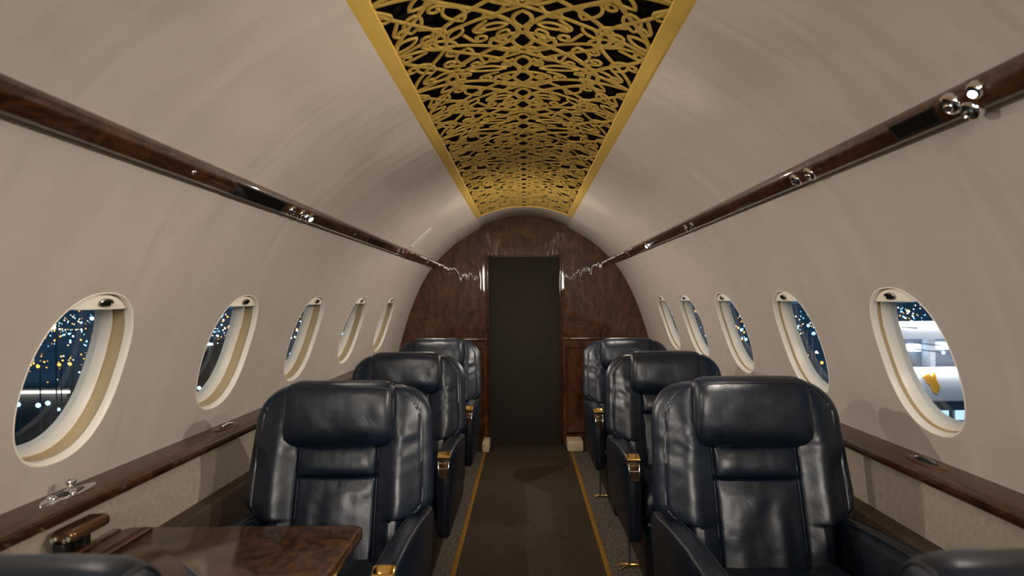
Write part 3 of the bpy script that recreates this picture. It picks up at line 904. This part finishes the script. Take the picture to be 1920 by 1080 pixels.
# slim light plate on the left wall above the rail
sp = sfind(lambda p: (p[1]-.615*p[0]) if p[0] > .3 else 9)
lp = tag(empty('wall_light', P(-1, 3.99, sp)), 'slim white rectangular light fitting on the left wall above the rail', 'light fitting')
inv = -Vector(lp.location)
mb = MB()
def pq(dy, ds, d): return P(-1, 3.99+dy, sp+ds, d)+inv
mb.loft([[pq(-w, -h, d), pq(w, -h, d), pq(w, h, d), pq(-w, h, d)] for w, h, d in ((.032,.085,.002),(.032,.085,-.008),(.024,.077,-.010),(.020,.073,-.006))], True, False, False)
mb.build('housing', M['plate'], lp, smooth=False)
mb = MB(); mb.loft([[pq(-w, -h, d), pq(w, -h, d), pq(w, h, d), pq(-w, h, d)] for w, h, d in ((.021,.074,-.005),(.012,.068,-.009))], True, False, True)
mb.build('diffuser', M['amberlens'], lp, smooth=False)

# ------------------------------------------------------------------ outside: night apron and city
ZG = -2.6
def outside():
    m, nt, b = newmat('night tarmac'); v = coords(nt)
    c = ramp(nt, tex_noise(nt, v, .25, 5), [(.35, (.06,.09,.12)), (.65, (.16,.20,.24))])
    nt.links.new(c, b.inputs['Base Color']); b.inputs['Roughness'].default_value = .7
    mb = MB(); mb.add([(-260,-60,ZG), (260,-60,ZG), (260,400,ZG), (-260,400,ZG)], [(0,1,2,3)])
    struct(mb.build('ground', m))
    cols = [emis('cold city light', (.22,.58,1.0), 5), emis('white city light', (1,.86,.66), 4.5), emis('amber city light', (1,.42,.05), 3.5)]
    rnd = random.Random(5)
    def ico(mb, c, r, mi):
        bm = bmesh.new(); bmesh.ops.create_icosphere(bm, subdivisions=1, radius=r)
        mb.add([Vector(c)+v.co for v in bm.verts], [tuple(v.index for v in f.verts) for f in bm.faces], mi); bm.free()
    # distant lights: rising slope of streets
    for side in (-1, 1):
        mb = MB()
        for k in range(1300):
            az = rnd.uniform(.16, .98)           # X / Y
            dy = rnd.choice([rnd.gauss(36,5), rnd.gauss(52,3), rnd.gauss(66,9), rnd.gauss(112,7), rnd.gauss(23,6), rnd.uniform(20,150)])
            if dy < 9: continue
            Yd = min(150, F*(EYE-ZG-rnd.uniform(.2,.9))/dy)
            z = EYE - dy/F*Yd
            band = dy
            if 95 < band < 150: mi = rnd.choice([2,2,2,1])
            elif band < 50: mi = rnd.choice([1,1,0,2])
            else: mi = rnd.choice([0,0,1,2])
            r = Yd*rnd.choice([.0007,.0009,.0011,.0013,.0019])*.68
            ico(mb, (side*az*Yd, Yd, z), r, mi)
        o = mb.build('city_lights', cols, smooth=False)
        tag(o, 'scattered street and city lights in the night beyond the %s windows' % ('left' if side < 0 else 'right'), 'city lights', kind='stuff')
    # hillside that carries them
    m2, nt, b = newmat('dark night hillside'); v = coords(nt)
    c = ramp(nt, tex_noise(nt, v, .06, 5), [(.35, (.012,.03,.045)), (.65, (.03,.065,.09))])
    nt.links.new(c, b.inputs['Base Color']); b.inputs['Roughness'].default_value = 1
    # nearer apron lamps
    spots = [(-1,(88,748,.0125),0),(-1,(70,752,.013),0),(-1,(108,760,.009),0),(-1,(32,750,.013),0),(-1,(95,826,.012),0),(-1,(105,824,.010),0),(-1,(70,679,.009),2),(-1,(110,676,.009),2),(-1,(130,675,.009),2),(-1,(100,606,.012),1),(-1,(172,590,.011),0),
             (-1,(392,640,.009),0),(-1,(424,642,.009),1),(-1,(372,722,.010),0),(-1,(388,722,.008),0),(-1,(555,642,.008),0),(-1,(545,660,.009),0),(-1,(645,632,.007),0),
             (1,(1724,622,.012),0),(1,(1765,655,.012),0),(1,(1768,668,.010),0),(1,(1515,615,.008),0),(1,(1525,630,.009),0),(1,(1540,685,.008),2),(1,(1530,665,.007),1),(1,(1390,622,.008),0),(1,(1398,640,.008),0)]
    pole = simple('grey lamp pole', (.12,.12,.13), .5)
    for k, (sd, (px, py, rr), mi) in enumerate(spots):
        Yd = 9+(k % 4)
        if px > 1700: Yd = 12.4
        p = at(px, py, Yd)
        r = tag(empty('apron_lamp', p), 'cold white lamp on the pale terminal outside the first right window' if px > 1700 else ['cold white', 'warm white', 'amber'][mi]+' lamp on a pole outside the %s windows' % ('left' if sd < 0 else 'right'), 'lamp', 'night lamps outside the windows')
        mb = MB(); ico(mb, (0,0,0), rr*Yd*.30, 0); mb.build('lamp_globe', cols[mi], r)
        mb = MB()
        if px > 1700: mb.tube([(0,.02,0), (0,(12.99 if py < 650 else 13.28)-Yd,0)], .012, 8); mb.build('bracket', pole, r)
        else: mb.tube([(0,.05,-.02), (0,.05,ZG-p.z)], .012, 8); mb.build('pole', pole, r)
    return cols, pole
cols, pole = outside()
# light rows: lit canopy edges outside the left windows
def lit_bar(x0, x1, y_, py, label):
    p = at(0, py, y_); 
    r = tag(empty('lit_canopy', ((x0+x1)/2, y_, p.z)), label, 'canopy')
    w = x1-x0
    mb = MB(); mb.rbox((0,.4,.06), (w, 1.0, .08), .01, 2); mb.rbox((0,.4,-1.2), (w*.96,.9,2.3), .01, 2); mb.build('roof_slab', simple('dark canopy', (.04,.05,.06), .6), r)
    mb = MB(); mb.rbox((0,-.12,.0), (w, .04, .05), .01, 2); mb.build('light_strip', emis('warm strip light', (1,.86,.66), 9), r)
lit_bar(-16.5, -10.6, 15, 726, 'low dark canopy with a warm lit edge outside the first left window')
lit_bar(-14, -10.2, 21, 640, 'long canopy with a lit edge further out beyond the left windows')
# terminal building beyond the first right window
tr = tag(empty('terminal_building', (9.5, 13, ZG)), 'pale lit terminal building outside the first right window', 'building')
def TB(mb): mb.v = [tuple(Vector(v)-Vector((9.5,13,ZG))) for v in mb.v]; return mb
white = simple('pale facade', (.62,.62,.64), .5); grey = simple('grey facade', (.22,.23,.26), .5)
def bxx(x0, x1, z0, z1, y0, y1, mat, name, r=.02, par=tr):
    mb = MB(); mb.rbox(((x0+x1)/2, (y0+y1)/2, (z0+z1)/2), (x1-x0, y1-y0, z1-z0), r, 2); return TB(mb).build(name, mat, par, angle=30)
def zz(py, Y): return EYE-(py-VY)*Y/F
bxx(7.15, 13, zz(642,13), zz(612,13), 13.0, 14.0, white, 'roof_parapet')
bxx(7.15, 13, zz(755,13), zz(698,13), 12.6, 14.0, white, 'balcony_front', .08)
bxx(7.20, 13, zz(698,13), zz(642,13), 13.5, 14.0, grey, 'upper_wall')
bxx(7.20, 13, zz(775,13), zz(755,13), 12.9, 14.0, grey, 'lower_beam')
bxx(7.30, 13, ZG, zz(775,13), 13.4, 14.0, grey, 'ground_floor_wall')
strip_m = emis('white strip light', (.95,.97,1), 7)
bxx(7.15, 13, zz(616,13), zz(609,13), 12.9, 13.0, strip_m, 'light_strip')
bxx(7.15, 13, zz(699,13), zz(691,13), 12.5, 12.6, strip_m, 'light_strip')
winm = emis('lit blue window', (.45,.70,1.0), 1.1)
for k, (x0, x1) in enumerate([(7.95,8.25),(8.42,8.8),(8.95,9.35)]):
    f = bxx(x0-.03, x1+.03, zz(800,13)-.05, zz(776,13), 13.34, 13.4, white, 'lit_window')
    bxx(x0, x1, zz(800,13), zz(778,13), 13.31, 13.36, winm, 'pane', .005, f)
for x0 in (7.6, 8.35, 9.2): bxx(x0, x0+.12, zz(698,13), zz(642,13), 13.2, 13.5, white, 'column')
for x0, py in ((8.02,660),(8.6,657)):
    bxx(x0, x0+.22, zz(py+8,13), zz(py-6,13), 13.3, 13.5, emis('blue lit opening', (.6,.8,1), 3), 'lit_opening')
# orange emblem on the balcony front
mb = MB()
lf = [(-.17,.10),(-.06,.16),(.0,.09),(.06,.20),(.09,.03),(.16,-.10),(.10,-.24),(.02,-.20),(-.02,-.08),(-.09,-.02)]
mb.loft([[(7.98+x*1.0, yy, zz(722,12.6)+z*1.0) for x, z in lf] for yy in (12.56, 12.61)], True, True, True)
TB(mb).build('orange_emblem', simple('orange emblem paint', (.85,.38,.03), .5), tr, smooth=False)

# ------------------------------------------------------------------ lights
def area(name, loc, rot, sx, sy, power, col, spread=PI):
    l = bpy.data.lights.new(name, 'AREA'); l.shape = 'RECTANGLE'; l.size = sx; l.size_y = sy; l.energy = power; l.color = col; l.spread = spread
    o = bpy.data.objects.new(name, l); C.objects.link(o); o.location = loc; o.rotation_euler = rot; return o
def point(name, loc, power, col, r=.02):
    l = bpy.data.lights.new(name, 'POINT'); l.energy = power; l.color = col; l.shadow_soft_size = r
    o = bpy.data.objects.new(name, l); C.objects.link(o); o.location = loc; return o
def spot(name, loc, target, power, col, ang, blend=.6, r=.02):
    l = bpy.data.lights.new(name, 'SPOT'); l.energy = power; l.color = col; l.shadow_soft_size = r; l.spot_size = ang; l.spot_blend = blend
    o = bpy.data.objects.new(name, l); C.objects.link(o); o.location = loc
    o.rotation_euler = (Vector(target)-Vector(loc)).to_track_quat('-Z', 'Y').to_euler(); return o
WARM = (1.0, .88, .76); NEUT = (1.0, .92, .84)
# dome lamps in the cabin behind the camera
area('cabin_dome_lamp', (0, -1.2, 1.60), (math.radians(80), 0, 0), 1.1, .45, 31, NEUT)
# reading lamps in both rails, aimed across the aisle
for side, lamps in ((-1, ((1.05, 15), (2.16, 22), (3.66, 30))), (1, ((.99, 13), (1.58, 25), (3.68, 32)))):
    for y_, pw_ in lamps:
        p0, n, tg = rail_frame(side, y_)
        spot('rail_spot', p0+n*.045, (-side*.95, y_+.35, .95), pw_, WARM, math.radians(140), 1., .012)
for side in (-1, 1):  # added spots by the bulkhead, no lit fitting there, brighten window lips and walls
    p0, n, tg = rail_frame(side, 4.78)
    spot('rail_spot', p0+n*.045, (-side*.95, 4.0, .95), 14, WARM, math.radians(130), 1., .012)
# apron flood outside
spot('apron_flood', (4.0, 6.0, 6.0), (9.0, 13, -1), 1500, (.9,.95,1), math.radians(70))
wd = bpy.data.worlds.new('night'); bpy.context.scene.world = wd; wd.use_nodes = True
bg = wd.node_tree.nodes['Background']; bg.inputs['Color'].default_value = (.10,.30,.52,1); bg.inputs['Strength'].default_value = .30

# ------------------------------------------------------------------ camera
cam = bpy.data.cameras.new('camera'); co = bpy.data.objects.new('camera', cam); C.objects.link(co)
cam.sensor_width = 36; cam.lens = 36*F/1920; cam.shift_x = -(VX-960)/1920; cam.shift_y = (VY-540)/1920
cam.clip_start = .02; cam.clip_end = 800
co.location = (0, 0, EYE); co.rotation_euler = (PI/2, math.radians(.5), 0)
cam.dof.use_dof = True; cam.dof.focus_distance = 2.6; cam.dof.aperture_fstop = 4.5
sc = bpy.context.scene; sc.camera = co
sc.view_settings.view_transform = 'Standard'; sc.view_settings.look = 'None'; sc.view_settings.exposure = .36; sc.view_settings.gamma = 1
sc.view_settings.use_curve_mapping = False
sc.cycles.max_bounces = 10; sc.cycles.use_denoising = True
sc.cycles.sample_clamp_indirect = 6
